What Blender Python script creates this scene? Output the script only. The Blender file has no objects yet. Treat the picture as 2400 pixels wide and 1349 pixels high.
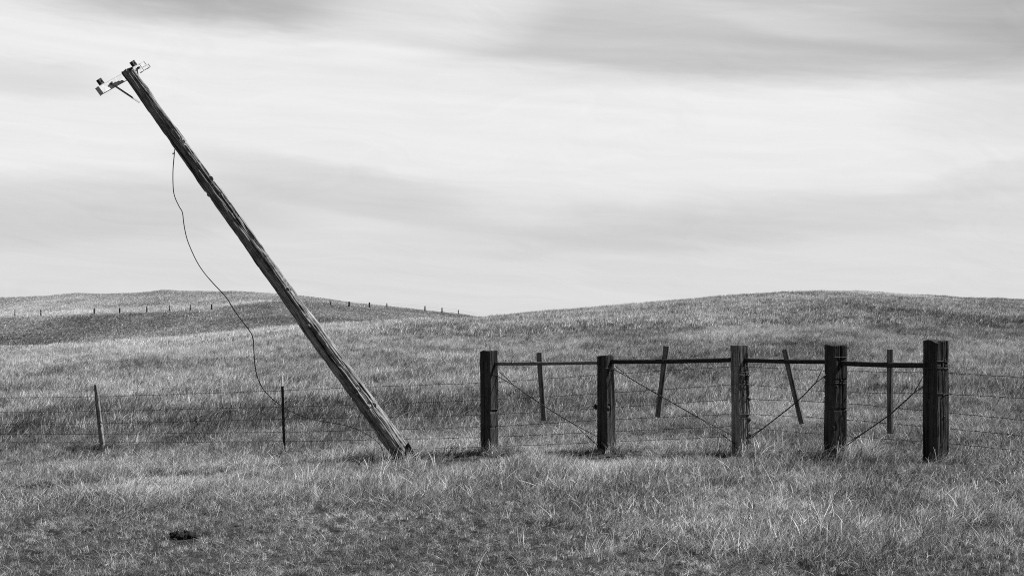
import bpy, math, random
import numpy as np
from mathutils import Vector, Matrix, Quaternion
R = math.radians
C = bpy.context.scene.collection
F = 10000.0 / 3.0                 # focal length in photo pixels (50 mm on 36 mm, 2400 px wide)
EYE, HOR = 1.6, 760.0             # eye height and the row of the true horizon

# ------------------------------------------------------------------ camera, sky, sun, exposure
cam_d = bpy.data.cameras.new('camera')
cam_d.lens, cam_d.sensor_width = 50, 36
cam_d.shift_y = (HOR - 674.5) / 2400.0
cam_d.clip_start, cam_d.clip_end = 0.1, 4000
cam = bpy.data.objects.new('camera', cam_d); C.objects.link(cam)
cam.location = (0, 0, EYE); cam.rotation_euler = (R(90), 0, 0)
bpy.context.scene.camera = cam
vs = bpy.context.scene.view_settings
vs.view_transform = 'Standard'; vs.look = 'None'; vs.gamma = 1; vs.exposure = 0.85
cy = bpy.context.scene.cycles; cy.use_denoising = False; cy.pixel_filter_type = 'BLACKMAN_HARRIS'; cy.filter_width = 1.05
SUN_AZ, SUN_EL = R(77), R(49)     # azimuth clockwise from the view direction
sun_d = bpy.data.lights.new('sun', 'SUN'); sun_d.energy = 5.0; sun_d.angle = R(0.53)
sun = bpy.data.objects.new('sun', sun_d); C.objects.link(sun)
sdir = Vector((math.sin(SUN_AZ)*math.cos(SUN_EL), math.cos(SUN_AZ)*math.cos(SUN_EL), math.sin(SUN_EL)))
sun.rotation_euler = sdir.to_track_quat('Z', 'Y').to_euler()

class NT:
    """small helper for writing node graphs"""
    def __init__(s, tree): s.t = tree; s.t.nodes.clear()
    def n(s, kind, **kw):
        nd = s.t.nodes.new(kind)
        for k, v in kw.items(): setattr(nd, k, v)
        return nd
    def put(s, sock, v):
        if isinstance(v, bpy.types.NodeSocket): s.t.links.new(v, sock)
        elif v is not None: sock.default_value = v
    def m(s, op, a, b=None, c=None, clamp=False):
        nd = s.n('ShaderNodeMath', operation=op, use_clamp=clamp)
        for i, v in enumerate((a, b, c)):
            if v is not None: s.put(nd.inputs[i], v)
        return nd.outputs[0]
    def ramp(s, v, a, b, lo=0.0, hi=1.0, smooth=True):
        nd = s.n('ShaderNodeMapRange', interpolation_type='SMOOTHSTEP' if smooth else 'LINEAR')
        for i, q in enumerate((v, a, b, lo, hi)): s.put(nd.inputs[i], q)
        return nd.outputs[0]
    def xyz(s, x, y, z):
        nd = s.n('ShaderNodeCombineXYZ')
        for i, q in enumerate((x, y, z)): s.put(nd.inputs[i], q)
        return nd.outputs[0]
    def noise(s, vec, scale, detail=4, rough=.55, dist=0.0):
        nd = s.n('ShaderNodeTexNoise')
        s.put(nd.inputs['Vector'], vec); nd.inputs['Scale'].default_value = scale
        nd.inputs['Detail'].default_value = detail; nd.inputs['Roughness'].default_value = rough
        nd.inputs['Distortion'].default_value = dist
        return nd.outputs[0]
    def curve(s, v, pts):
        """piecewise smooth curve through pts; input and output in 0..1"""
        nd = s.n('ShaderNodeFloatCurve'); s.put(nd.inputs['Value'], v)
        cv = nd.mapping.curves[0]
        while len(cv.points) < len(pts): cv.points.new(.5, .5)
        for p, (a, b) in zip(cv.points, pts): p.location = (a, b)
        nd.mapping.update()
        return nd.outputs[0]

def build_world():
    w = bpy.data.worlds.new('World'); bpy.context.scene.world = w; w.use_nodes = True
    g = NT(w.node_tree)
    out = g.n('ShaderNodeOutputWorld'); bg = g.n('ShaderNodeBackground')
    sky = g.n('ShaderNodeTexSky', sky_type='NISHITA', sun_disc=False)
    sky.sun_elevation = SUN_EL; sky.sun_rotation = SUN_AZ; sky.air_density = 1.0; sky.dust_density = 0.6
    sep = g.n('ShaderNodeSeparateColor'); g.put(sep.inputs[0], sky.outputs[0])
    blue = g.m('MULTIPLY', sep.outputs[0], 0.5)            # the sky through a red filter, as the grey photograph sees it
    tc = g.n('ShaderNodeTexCoord'); d = g.n('ShaderNodeSeparateXYZ'); g.put(d.inputs[0], tc.outputs['Generated'])
    az = g.m('ARCTAN2', d.outputs[0], d.outputs[1]); el = g.m('ARCSINE', d.outputs[2])
    # a: 0..1 over azimuth -21..+21 degrees, e: 0..1 over elevation 0..13.5 degrees
    a = g.m('ADD', g.m('MULTIPLY', az, 1/0.72), 0.5); e = g.m('MULTIPLY', el, 1/0.235)
    vec = g.xyz(g.m('MULTIPLY', a, 2.2), g.m('ADD', g.m('MULTIPLY', e, 5.5), g.m('MULTIPLY', a, 1.6)), 0.0)
    n1 = g.noise(vec, 1.3, 6, .58, .35)                    # long soft streaks
    vec2 = g.xyz(g.m('MULTIPLY', a, 1.4), g.m('ADD', g.m('MULTIPLY', e, 11.0), g.m('MULTIPLY', a, 2.8)), 3.7)
    n2 = g.noise(vec2, 1.5, 6, .55, .7)
    vec3 = g.xyz(g.m('MULTIPLY', a, 5.0), g.m('MULTIPLY', e, 9.0), 8.1)
    n3 = g.noise(vec3, 1.1, 5, .6, .8)
    wob = g.m('ADD', g.m('MULTIPLY', g.m('SUBTRACT', n1, .5), .16), g.m('MULTIPLY', g.m('SUBTRACT', n3, .5), .07))
    ew = g.m('ADD', e, wob)
    def px(x): return (math.atan((x-1200)/F))/0.72 + .5
    def py(y): return math.atan((760-y)/F)/0.235
    cl = lambda v: g.m('MINIMUM', g.m('MAXIMUM', v, 0.0), 1.0)
    ac = cl(a)
    # 1. the grey sheet across the top, with its crisp lower edge
    edge = g.curve(ac, [(px(x), py(y)) for x, y in ((0, 25), (300, 62), (600, 92), (900, 138), (1150, 182), (1500, 212), (1900, 222), (2400, 215))])
    t = g.m('SUBTRACT', ew, edge)
    k = g.curve(ac, [(0, .10), (px(250), .15), (px(700), .155), (px(1200), .14), (px(1600), .145), (px(2100), .16), (1, .175)])
    sheet = g.ramp(t, -.04, .10)
    fade = g.ramp(t, .10, .42, 1.0, .62)
    dark = g.m('MULTIPLY', g.m('MULTIPLY', sheet, fade), k)
    # 2. top right corner goes darker, a bright lens above the middle, a bright streak on the right
    cor = g.ramp(g.m('ADD', g.m('MULTIPLY', a, .75), g.m('MULTIPLY', e, .5)), .93, 1.25)
    dark = g.m('ADD', dark, g.m('MULTIPLY', cor, .07))
    def blob(x, y, rx, ry, slope, amt):
        dx = g.m('SUBTRACT', a, px(x)); dy = g.m('SUBTRACT', g.m('SUBTRACT', ew, py(y)), g.m('MULTIPLY', dx, slope))
        r2 = g.m('ADD', g.m('POWER', g.m('ABSOLUTE', g.m('MULTIPLY', dx, 1/rx)), 2.0), g.m('POWER', g.m('ABSOLUTE', g.m('MULTIPLY', dy, 1/ry)), 2.0))
        return g.m('MULTIPLY', g.ramp(r2, 0.0, 1.0, 1.0, 0.0), amt)
    for q in ((1010, 45, .15, .15, .15, -.10), (1940, 78, .18, .06, -.5, -.045), (300, 8, .24, .11, -.2, .07),
              (790, 442, .20, .10, -.42, .065), (120, 500, .32, .13, .0, .055), (60, 215, .10, .06, -.1, .05),
              (1750, 520, .42, .10, .1, .03), (2330, 300, .12, .16, .2, .03), (2370, 430, .12, .06, .3, .045),
              (980, 545, .16, .05, -.2, -.02), (1400, 560, .3, .07, .0, .02)):
        dark = g.m('ADD', dark, blob(*q))
    # 3. lower sky slightly greyer, faint streaks everywhere
    dark = g.m('ADD', dark, g.ramp(ew, .50, .26, 0.0, .062))
    dark = g.m('ADD', dark, g.m('MULTIPLY', g.m('SUBTRACT', n2, .5), g.ramp(e, .55, .85, .05, .10)))
    crl = g.m('MULTIPLY', g.m('SUBTRACT', g.noise(g.xyz(g.m('MULTIPLY', a, 3.2), g.m('MULTIPLY', e, 2.4), 5.0), 1.0, 2, .5), .5), 9.0)
    vec4 = g.xyz(g.m('ADD', g.m('MULTIPLY', a, 7.0), crl), g.m('ADD', g.m('MULTIPLY', e, 22.0), g.m('ADD', g.m('MULTIPLY', a, 7.0), crl)), 1.3)
    dark = g.m('ADD', dark, g.m('MULTIPLY', g.m('SUBTRACT', g.noise(vec4, 1.0, 8, .62, .8), .5), .06))
    val = g.m('SUBTRACT', .925, dark)                      # display value
    lin = g.m('POWER', g.m('MAXIMUM', val, .05), 2.2)
    # thin cloud cover: whole near the horizon ahead, faded off-frame to lower ambient light
    high = g.ramp(el, .235, .42, 1.0, .05)
    side = g.ramp(g.m('ABSOLUTE', az), .5, 1.3, 1.0, .25)
    patch = g.m('MULTIPLY', high, side)
    cloud = g.m('MULTIPLY', lin, 10.0*2**-.85)             # over strength 0.1, for the exposure above
    mixv = g.m('ADD', g.m('MULTIPLY', cloud, patch), g.m('MULTIPLY', blue, g.m('SUBTRACT', 1.0, patch)))
    g.put(bg.inputs['Color'], g.xyz(mixv, mixv, mixv)); bg.inputs['Strength'].default_value = 0.1
    g.t.links.new(bg.outputs[0], out.inputs[0])
build_world()

# ------------------------------------------------------------------ noise in numpy
def _h(ix, iy, iz, seed):
    n = (ix.astype(np.int64)*374761393 + iy.astype(np.int64)*668265263 + iz.astype(np.int64)*2147483647 + seed*974634777) & 0x7fffffff
    n = ((n ^ (n >> 13))*1274126177) & 0x7fffffff
    n = ((n ^ (n >> 15))*1911520717) & 0x7fffffff
    return ((n ^ (n >> 16)) & 0xffff)/65535.0
def vn(x, y, z=0.0, seed=0):
    x, y, z = np.broadcast_arrays(np.asarray(x, float), np.asarray(y, float), np.asarray(z, float))
    ix, iy, iz = np.floor(x), np.floor(y), np.floor(z)
    fx, fy, fz = x-ix, y-iy, z-iz
    fx, fy, fz = (f*f*f*(f*(f*6-15)+10) for f in (fx, fy, fz))
    r = 0
    for a in (0, 1):
        for b in (0, 1):
            for c in (0, 1):
                wt = (fx if a else 1-fx)*(fy if b else 1-fy)*(fz if c else 1-fz)
                r = r + wt*_h(ix+a, iy+b, iz+c, seed)
    return r
def fbm(x, y, z=0.0, seed=0, o=4):
    r, a, s = 0, .5, 1.0
    for i in range(o):
        r = r + a*vn(np.asarray(x)*s, np.asarray(y)*s, np.asarray(z)*s, seed+i*17); a *= .5; s *= 2.03
    return r/(1-.5**o)
def sst(a, b, v):
    t = np.clip((v-a)/(b-a), 0, 1); return t*t*(3-2*t)

# ------------------------------------------------------------------ terrain
CR = np.array([(-900, 815, 66), (0, 806, 70), (150, 800, 72), (300, 793, 74), (450, 784, 76), (640, 764, 80), (800, 751, 86), (1000, 740, 94),
               (1090, 738, 98), (1130, 737, 100), (1250, 727, 103), (1400, 716, 107), (1550, 703, 111), (1700, 690, 116), (1850, 681, 120),
               (2000, 680, 122), (2150, 688, 124), (2250, 694, 126), (2400, 697, 128), (3300, 712, 130)], float)
CR[:, 1] += np.interp(CR[:, 0], [0, 800, 1130, 3300], [13, 9, 6, 5])      # the grass on the crest stands above the soil
HL = np.array([(-900, 705), (0, 698), (110, 693), (140, 690), (180, 686), (225, 687.5), (250, 688), (350, 685), (375, 682), (400, 682), (425, 685), (520, 687), (545, 686), (575, 688), (680, 694), (770, 703), (830, 712), (900, 719), (1000, 729), (1080, 737),
               (1160, 750), (3300, 752)], float)
YH = 300.0
def base_h(x, y):
    z = -.13 + .05*16*np.tanh(x/16)
    z = z + .05*(fbm(x*.45, y*.45, seed=3, o=3)-.5) + .03*(vn(x*1.6, y*1.6, seed=5)-.5)
    z = z + .10*np.exp(-((y-(14.7-.12*x))/1.0)**2)*sst(.2, 2.5, x)            # low bank in front of the posts
    return z
def herm(t, a, b, ma, mb, L):
    return (2*t**3-3*t*t+1)*a + (t**3-2*t*t+t)*ma*L + (-2*t**3+3*t*t)*b + (t**3-t*t)*mb*L
def H(x, y):
    x = np.asarray(x, float); y = np.asarray(y, float)
    p = np.clip(1200 + F*x/np.maximum(y, 21), -800, 3200)
    z0 = base_h(x, np.minimum(y, 21.0) if False else y)
    yc = np.interp(p, CR[:, 0], CR[:, 2]); ec = (HOR-np.interp(p, CR[:, 0], CR[:, 1]))/F
    zc = EYE + ec*yc
    y0 = 21.0
    zb = -.13 + .05*16*np.tanh((p-1200)/F*y0/16)
    t = np.clip((y-y0)/(yc-y0), 0, 1)
    zA = herm(t, zb, zc, .35*(zc-zb)/(yc-y0), ec, yc-y0)
    wl = sst(1000, 1250, p)
    D = 2.0 + 5*wl
    yv = yc+45
    s = np.clip((y-yc)/45, 0, 1)
    zB = zc + ec*np.minimum(np.maximum(y-yc, 0), 45) - D*s*s*(3-2*s)
    zv = zc + ec*45 - D
    eh = (HOR-np.interp(p, HL[:, 0], HL[:, 1]))/F
    zh = EYE + eh*YH
    u = np.clip((y-yv)/(YH-yv), 0, 1)
    zC = herm(u, zv, zh, .002, eh, YH-yv)
    zD = zh + eh*np.clip(y-YH, 0, 60) - 9*sst(YH, YH+110, y)
    far = np.where(y <= yc, zA, np.where(y <= yv, zB, np.where(y <= YH, zC, zD)))
    k = sst(19.5, 24.0, y)
    z = z0*(1-k) + far*k
    rough = .22*(fbm(x*.16, y*.16, seed=11, o=4)-.5)*sst(25, 60, y) + .9*(fbm(x*.035, y*.05, seed=13, o=3)-.5)*sst(60, 110, y)*(1-.6*sst(1100, 1300, p))
    # weathered outcrop along the right hand crest
    oc = np.exp(-((p-2080)/170)**2)*np.exp(-((y-119)/5)**2)
    rough = rough + oc*.55*(fbm(x*.35, y*.35, seed=29, o=3)-.35)
    return z + rough
def gz(x, y): return float(H(np.array([x]), np.array([y]))[0])
def at(px, py, y):
    """the point at depth y on the sight line through a photo pixel"""
    return Vector(((px-1200)/F*y, y, EYE+(HOR-py)/F*y))
def on_ground(px, py, lo=4.0, hi=420.0):
    y = np.concatenate([np.arange(lo, 40, .02), np.arange(40, hi, .2)])
    y = y[(y >= lo) & (y <= hi)]
    hit = H((px-1200)/F*y, y) >= EYE+(HOR-py)/F*y
    i = int(np.argmax(hit)) if hit.any() else len(y)-1
    x = (px-1200)/F*y[i]
    return Vector((x, y[i], gz(x, y[i])))

# ------------------------------------------------------------------ object helpers
def link(name, verts, faces, mat, parent=None, smooth=True, loc=None):
    me = bpy.data.meshes.new(name)
    me.from_pydata([tuple(v) for v in verts], [], faces)
    if smooth: me.polygons.foreach_set('use_smooth', [True]*len(me.polygons))
    me.update()
    o = bpy.data.objects.new(name, me); C.objects.link(o)
    if mat: me.materials.append(mat)
    if parent: o.parent = parent
    if loc is not None: o.location = loc
    return o
def tag(o, label=None, cat=None, group=None, kind=None):
    for k, v in (('label', label), ('category', cat), ('group', group), ('kind', kind)):
        if v: o[k] = v
    return o
def empty(name, loc, label, cat, group=None):
    o = bpy.data.objects.new(name, None); C.objects.link(o); o.location = loc
    o.empty_display_size = .2
    return tag(o, label, cat, group)
class MB:
    def __init__(s): s.v = []; s.f = []
    def add(s, v, f):
        k = len(s.v); s.v += [tuple(q) for q in v]; s.f += [tuple(i+k for i in q) for q in f]; return s
    def box(s, c, ax, ay, az, bev=0.0):
        """oriented box: centre and three half-axis vectors; bevelled along every edge"""
        c, ax, ay, az = Vector(c), Vector(ax), Vector(ay), Vector(az)
        if bev <= 0:
            v = [c+ax*i+ay*j+az*k for i in (-1, 1) for j in (-1, 1) for k in (-1, 1)]
            return s.add(v, [(0, 1, 3, 2), (4, 6, 7, 5), (0, 4, 5, 1), (2, 3, 7, 6), (0, 2, 6, 4), (1, 5, 7, 3)])
        import bmesh
        bm = bmesh.new(); bmesh.ops.create_cube(bm, size=2.0)
        M = Matrix((ax, ay, az)).transposed()
        for q in bm.verts: q.co = c + M @ q.co
        bmesh.ops.bevel(bm, geom=bm.edges[:], offset=bev, segments=2, affect='EDGES')
        bm.verts.index_update()
        s.add([q.co.copy() for q in bm.verts], [[q.index for q in f.verts] for f in bm.faces]); bm.free()
        return s
    def tube(s, pts, r, n=6, cap=True):
        pts = [Vector(p) for p in pts]; k0 = len(s.v)
        rr = r if hasattr(r, '__len__') else [r]*len(pts)
        up = None
        for i, p in enumerate(pts):
            t = (pts[min(i+1, len(pts)-1)]-pts[max(i-1, 0)]).normalized()
            if up is None: up = t.orthogonal().normalized()
            up = (up - t*up.dot(t)).normalized(); w = t.cross(up)
            for j in range(n):
                a = 2*math.pi*j/n; s.v.append(tuple(p+(up*math.cos(a)+w*math.sin(a))*rr[i]))
        for i in range(len(pts)-1):
            for j in range(n):
                a, b = k0+i*n+j, k0+i*n+(j+1) % n
                s.f.append((a, b, b+n, a+n))
        if cap:
            s.f.append(tuple(k0+j for j in reversed(range(n)))); e = k0+(len(pts)-1)*n
            s.f.append(tuple(e+j for j in range(n)))
        return s
    def build(s, name, mat, parent=None, smooth=True, rel=None):
        v = s.v
        if rel is not None: v = [tuple(Vector(q)-Vector(rel)) for q in v]
        return link(name, v, s.f, mat, parent, smooth)
def smooth_path(pts, n=10):
    """Catmull-Rom through the points"""
    P = [Vector(p) for p in pts]; P = [P[0]*2-P[1]] + P + [P[-1]*2-P[-2]]; out = []
    for i in range(1, len(P)-2):
        for k in range(n):
            t = k/n; a, b, c, d = P[i-1:i+3]
            out.append(.5*((2*b)+(c-a)*t+(2*a-5*b+4*c-d)*t*t+(3*b-a-3*c+d)*t**3))
    return out+[P[-2]]

# ------------------------------------------------------------------ materials (all greys: a black and white place)
def new_mat(name):
    m = bpy.data.materials.new(name); m.use_nodes = True; g = NT(m.node_tree)
    out = g.n('ShaderNodeOutputMaterial'); p = g.n('ShaderNodeBsdfPrincipled')
    g.t.links.new(p.outputs[0], out.inputs[0]); g.p = p; g.out = out
    return m, g
def grey(g, v): return g.xyz(v, v, v)
def wood_mat(name, lo, hi, grain=60.0, stretch=.035, rough=.9, bump=.5, mid=.5, check=.25):
    m, g = new_mat(name)
    tc = g.n('ShaderNodeTexCoord'); mp = g.n('ShaderNodeMapping'); g.put(mp.inputs[0], tc.outputs['Object'])
    mp.inputs['Scale'].default_value = (1, 1, stretch)
    n1 = g.noise(mp.outputs[0], grain, 6, .65, .3)
    n2 = g.noise(mp.outputs[0], grain*.28, 4, .6, .6)
    n3 = g.noise(tc.outputs['Object'], 6.0, 3, .6)
    v = g.m('ADD', g.m('MULTIPLY', n1, .55), g.m('ADD', g.m('MULTIPLY', n2, .45), g.m('MULTIPLY', g.m('SUBTRACT', n3, .5), .3)))
    alb = g.ramp(v, mid-.17, mid+.17, lo, hi)
    cr = g.ramp(n2, .36, .43, check, 1.0)                    # dark drying checks in the grain itself
    alb = g.m('MULTIPLY', alb, cr)
    g.put(g.p.inputs['Base Color'], grey(g, alb)); g.p.inputs['Roughness'].default_value = rough
    g.p.inputs['Specular IOR Level'].default_value = .12
    b = g.n('ShaderNodeBump'); b.inputs['Strength'].default_value = bump; b.inputs['Distance'].default_value = .012
    g.put(b.inputs['Height'], g.m('ADD', n1, g.m('MULTIPLY', cr, .7))); g.put(g.p.inputs['Normal'], b.outputs[0])
    return m
def plain_mat(name, lo, hi, scale=25.0, rough=.6, metal=0.0, bump=.2, spec=.3):
    m, g = new_mat(name)
    tc = g.n('ShaderNodeTexCoord'); n = g.noise(tc.outputs['Object'], scale, 5, .65)
    g.put(g.p.inputs['Base Color'], grey(g, g.ramp(n, .35, .65, lo, hi)))
    g.put(g.p.inputs['Roughness'], g.ramp(n, .3, .7, rough-.1, min(1, rough+.1))); g.p.inputs['Metallic'].default_value = metal
    g.p.inputs['Specular IOR Level'].default_value = spec
    b = g.n('ShaderNodeBump'); b.inputs['Strength'].default_value = bump; b.inputs['Distance'].default_value = .005
    g.put(b.inputs['Height'], n); g.put(g.p.inputs['Normal'], b.outputs[0])
    return m
M_POLE = wood_mat('weathered_pole_wood', .014, .33, 70, .03, bump=.8)
M_TIE = wood_mat('creosoted_tie_wood', .008, .06, 55, .05, bump=.7)
M_TIE_PALE = wood_mat('pale_weathered_tie_wood', .02, .25, 55, .05, bump=.7)
M_STICK = wood_mat('weathered_board_wood', .05, .20, 70, .04, bump=.4)
M_THIN = wood_mat('split_post_wood', .08, .28, 80, .05)
M_ARM = wood_mat('bleached_arm_wood', .34, .52, 60, .06, bump=.2, check=.85)
M_PIPE = plain_mat('rusty_pipe_steel', .012, .035, 30, .75, 0, .3, .12)
M_PIPE_PALE = plain_mat('galvanised_pipe_steel', .05, .12, 30, .5, 0, .3, .4)
M_WIRE = plain_mat('old_wire', .015, .05, 60, .6, 0, .1, .3)
M_IRON = plain_mat('dark_ironwork', .008, .03, 60, .6, 0, .2, .25)
M_ZINC = plain_mat('pale_zinc', .45, .7, 80, .5, 0, .1, .4)
M_STRAP = plain_mat('dull_strap_steel', .12, .26, 80, .5, 0, .1, .4)
M_WHITE = plain_mat('white_paint', .7, .82, 60, .6, 0, .1)
M_STEEL = plain_mat('dark_painted_steel', .012, .03, 50, .6, 0, .2, .2)
M_DUNG = plain_mat('black_crust', .006, .03, 30, .9, 0, 1.0, .1)
M_PALE = plain_mat('pale_petals', .6, .8, 50, .8, 0, .3)

def ground_mat():
    m, g = new_mat('pasture_soil')
    tc = g.n('ShaderNodeTexCoord'); o = tc.outputs['Object']
    s = g.n('ShaderNodeSeparateXYZ'); g.put(s.inputs[0], o)
    fine = g.noise(o, 14.0, 6, .7); mid = g.noise(o, 1.6, 5, .6)
    mp = g.n('ShaderNodeMapping'); g.put(mp.inputs[0], o); mp.inputs['Scale'].default_value = (1, .45, 1)
    big = g.noise(mp.outputs[0], .12, 5, .62, .4)
    spk = g.noise(o, 3.3, 6, .75)
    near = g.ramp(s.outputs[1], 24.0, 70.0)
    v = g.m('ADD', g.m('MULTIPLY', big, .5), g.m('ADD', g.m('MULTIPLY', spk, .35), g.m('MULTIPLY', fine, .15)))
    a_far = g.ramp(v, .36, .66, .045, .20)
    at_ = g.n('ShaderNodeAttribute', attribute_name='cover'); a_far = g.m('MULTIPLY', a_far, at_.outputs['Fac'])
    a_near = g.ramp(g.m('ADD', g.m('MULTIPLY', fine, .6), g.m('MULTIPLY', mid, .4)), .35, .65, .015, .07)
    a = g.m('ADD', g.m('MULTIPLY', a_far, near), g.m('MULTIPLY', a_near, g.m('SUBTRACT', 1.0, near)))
    g.put(g.p.inputs['Base Color'], grey(g, a)); g.p.inputs['Roughness'].default_value = 1.0
    g.p.inputs['Specular IOR Level'].default_value = 0.0
    b = g.n('ShaderNodeBump'); b.inputs['Strength'].default_value = .8; b.inputs['Distance'].default_value = .12
    g.put(b.inputs['Height'], g.m('ADD', g.m('MULTIPLY', fine, .3), spk)); g.put(g.p.inputs['Normal'], b.outputs[0])
    return m
M_GROUND = ground_mat()
def grass_mat():
    m = bpy.data.materials.new('dry_grass_blades'); m.use_nodes = True; g = NT(m.node_tree)
    out = g.n('ShaderNodeOutputMaterial'); p = g.n('ShaderNodeBsdfPrincipled'); tr = g.n('ShaderNodeBsdfTranslucent'); mx = g.n('ShaderNodeMixShader')
    tone = g.n('ShaderNodeAttribute', attribute_name='tone', attribute_type='INSTANCER')
    bt = g.n('ShaderNodeAttribute', attribute_name='blade_tone')
    v = g.m('ADD', g.m('MULTIPLY', tone.outputs['Fac'], .62), g.m('MULTIPLY', bt.outputs['Fac'], .5))
    alb = g.m('ADD', .03, g.m('MULTIPLY', g.m('POWER', g.m('MAXIMUM', v, 0.0), 2.2), .85))
    alb = g.m('MINIMUM', alb, .75)
    g.put(p.inputs['Base Color'], grey(g, alb)); p.inputs['Roughness'].default_value = .55; p.inputs['Specular IOR Level'].default_value = .25
    g.put(tr.inputs['Color'], grey(g, alb)); mx.inputs[0].default_value = .18
    g.t.links.new(p.outputs[0], mx.inputs[1]); g.t.links.new(tr.outputs[0], mx.inputs[2]); g.t.links.new(mx.outputs[0], out.inputs[0])
    return m
M_GRASS = grass_mat()

# ------------------------------------------------------------------ vegetation cover: tone and height over the land
def track_line(p):
    """depth of the old fence line on the far hill, by sight-line column"""
    return np.interp(p, FL[:, 0], FL[:, 1])
FENCE_FAR = [(35, 742), (96, 741), (221, 737.5), (280, 735.5), (344, 732.5), (397, 729.5), (446, 727.5), (496, 726)]
FENCE_SKY = [(777, 718), (818, 720), (866, 721.5), (907, 723), (996, 729), (1036, 733), (1074, 737)]
far_pts = [on_ground(px, py, 140.0) for px, py in FENCE_FAR]
sky_pts = []
for px, py in FENCE_SKY:
    q = on_ground(px, py, 150.0, 330.0)
    if q.y > 300: q = Vector(((px-1200)/F*288, 288, gz((px-1200)/F*288, 288)))
    sky_pts.append(q)
FL = np.array([(-900, far_pts[0].y)]+[(p[0], q.y) for p, q in zip(FENCE_FAR, far_pts)]+[(700, 262), (1200, 285), (4000, 285)], float)

def cover_tone(x, y):
    p = 1200+F*x/np.maximum(y, 1)
    big = fbm(x*.05, y*.028, seed=41, o=4); mid = fbm(x*.22, y*.11, seed=47, o=4); fine = fbm(x*1.1, y*.6, seed=53, o=3)
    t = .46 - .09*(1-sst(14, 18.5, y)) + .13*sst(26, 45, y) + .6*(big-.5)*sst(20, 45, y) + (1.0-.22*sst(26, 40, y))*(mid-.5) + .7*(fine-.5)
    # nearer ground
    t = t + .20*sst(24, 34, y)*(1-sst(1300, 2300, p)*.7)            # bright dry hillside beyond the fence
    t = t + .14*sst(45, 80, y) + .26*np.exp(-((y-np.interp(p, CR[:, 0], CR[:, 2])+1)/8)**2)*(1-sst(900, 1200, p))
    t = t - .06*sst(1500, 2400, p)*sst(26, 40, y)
    t = t - .07*np.exp(-((y-21.5)/2.2)**2) - .12*sst(.66, .80, fbm(x*.33+7, y*.15, seed=59, o=3))*sst(24, 30, y)
    # far hill: darker grass below the old fence, pale grass above it
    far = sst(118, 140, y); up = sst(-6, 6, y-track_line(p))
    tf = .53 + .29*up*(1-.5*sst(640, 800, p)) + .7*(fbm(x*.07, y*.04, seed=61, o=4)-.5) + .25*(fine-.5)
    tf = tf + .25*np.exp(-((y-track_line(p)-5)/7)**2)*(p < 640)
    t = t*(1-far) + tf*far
    # bleached outcrop and dark patch on the right crest
    t = t + .55*np.exp(-((p-2110)/150)**2)*np.exp(-((y-112)/5)**2) - .18*np.exp(-((p-1960)/120)**2)*np.exp(-((y-119)/4)**2)
    return t

FEET = [(-1.35, 18.7, .75), (-.75, 18.8, .5), (-.3, 19.2, .5), (1.23, 18.4, .5), (2.83, 17.5, .5), (3.73, 16.4, .5), (4.5, 15.1, .5), (-3.31, 20.7, .4), (-6.58, 23.0, .5)]
def cover_height(x, y):
    n = fbm(x*.55, y*.4, seed=71, o=4); n2 = fbm(x*1.7, y*1.2, seed=73, o=2)
    lx = x + 1.2*(n-.5)*2
    tall = sst(-.2, 1.6, lx - (11.6-y)*.85)*(1-.0*y)                    # long grass on the right of the foreground
    strip = np.exp(-((y-(18.6-.28*x*(x > 0)-.16*x*(x < 0)))/1.9)**2)    # long grass along the fence foot
    tall = np.maximum(tall, np.maximum(strip, sst(13.6, 15.6, y+1.6*(n-.5))*.75))
    h = .045 + np.maximum(tall, 0)*(.045 + .10*(n2-.4)+.09*(n-.45))
    bare = 0
    for (cx, cy, r) in FEET:
        bare = np.maximum(bare, np.exp(-(((x-cx)/r)**2+((y-cy+.45)/(r*1.7))**2)**2))
    tall = np.where(bare > .45, -1.0, tall*(1-.9*bare)); h = np.where(bare > .05, h*(1-.62*bare), h)
    beyond = sst(22, 26, y)
    h = h*(1-beyond) + (.13+.10*(n-.4)+.05*(n2-.5))*beyond*(1-.75*bare)
    return np.clip(h, .035, .36), tall

# ------------------------------------------------------------------ the ground sheet
def build_ground():
    ys = [-70, -50, -34, -22, -14, -8, -4, -1, 1, 3]
    y = 4.0
    while y < 900:
        ys.append(y); y += max(.22, y*.012) if y < 140 else (y*.013 if y < 330 else y*.06)
    ys = np.array(ys); us = np.linspace(-1.15, 1.15, 620)
    U, Y = np.meshgrid(us, ys); Wd = np.where(Y < 60, Y*.55+60, Y+33)
    X = U*Wd
    Z = H(X.ravel(), Y.ravel())
    V = np.stack([X.ravel(), Y.ravel(), Z], 1)
    nu, ny = len(us), len(ys)
    i = np.arange(ny-1)[:, None]*nu + np.arange(nu-1)[None]
    Fc = np.stack([i, i+1, i+nu+1, i+nu], -1).reshape(-1, 4)
    me = bpy.data.meshes.new('ground')
    me.vertices.add(len(V)); me.vertices.foreach_set('co', V.ravel())
    me.loops.add(Fc.size); me.loops.foreach_set('vertex_index', Fc.ravel())
    me.polygons.add(len(Fc)); me.polygons.foreach_set('loop_start', np.arange(len(Fc))*4)
    me.polygons.foreach_set('use_smooth', np.ones(len(Fc), bool))
    me.update(calc_edges=True); me.validate()
    at_ = me.attributes.new('cover', 'FLOAT', 'POINT')
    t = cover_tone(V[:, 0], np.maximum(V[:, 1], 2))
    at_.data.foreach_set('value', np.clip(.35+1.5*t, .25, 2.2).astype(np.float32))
    me.materials.append(M_GROUND)
    o = bpy.data.objects.new('ground', me); C.objects.link(o)
    tag(o, 'rolling dry pasture ground rising to two low hills', None, None, 'structure')
build_ground()

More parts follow.
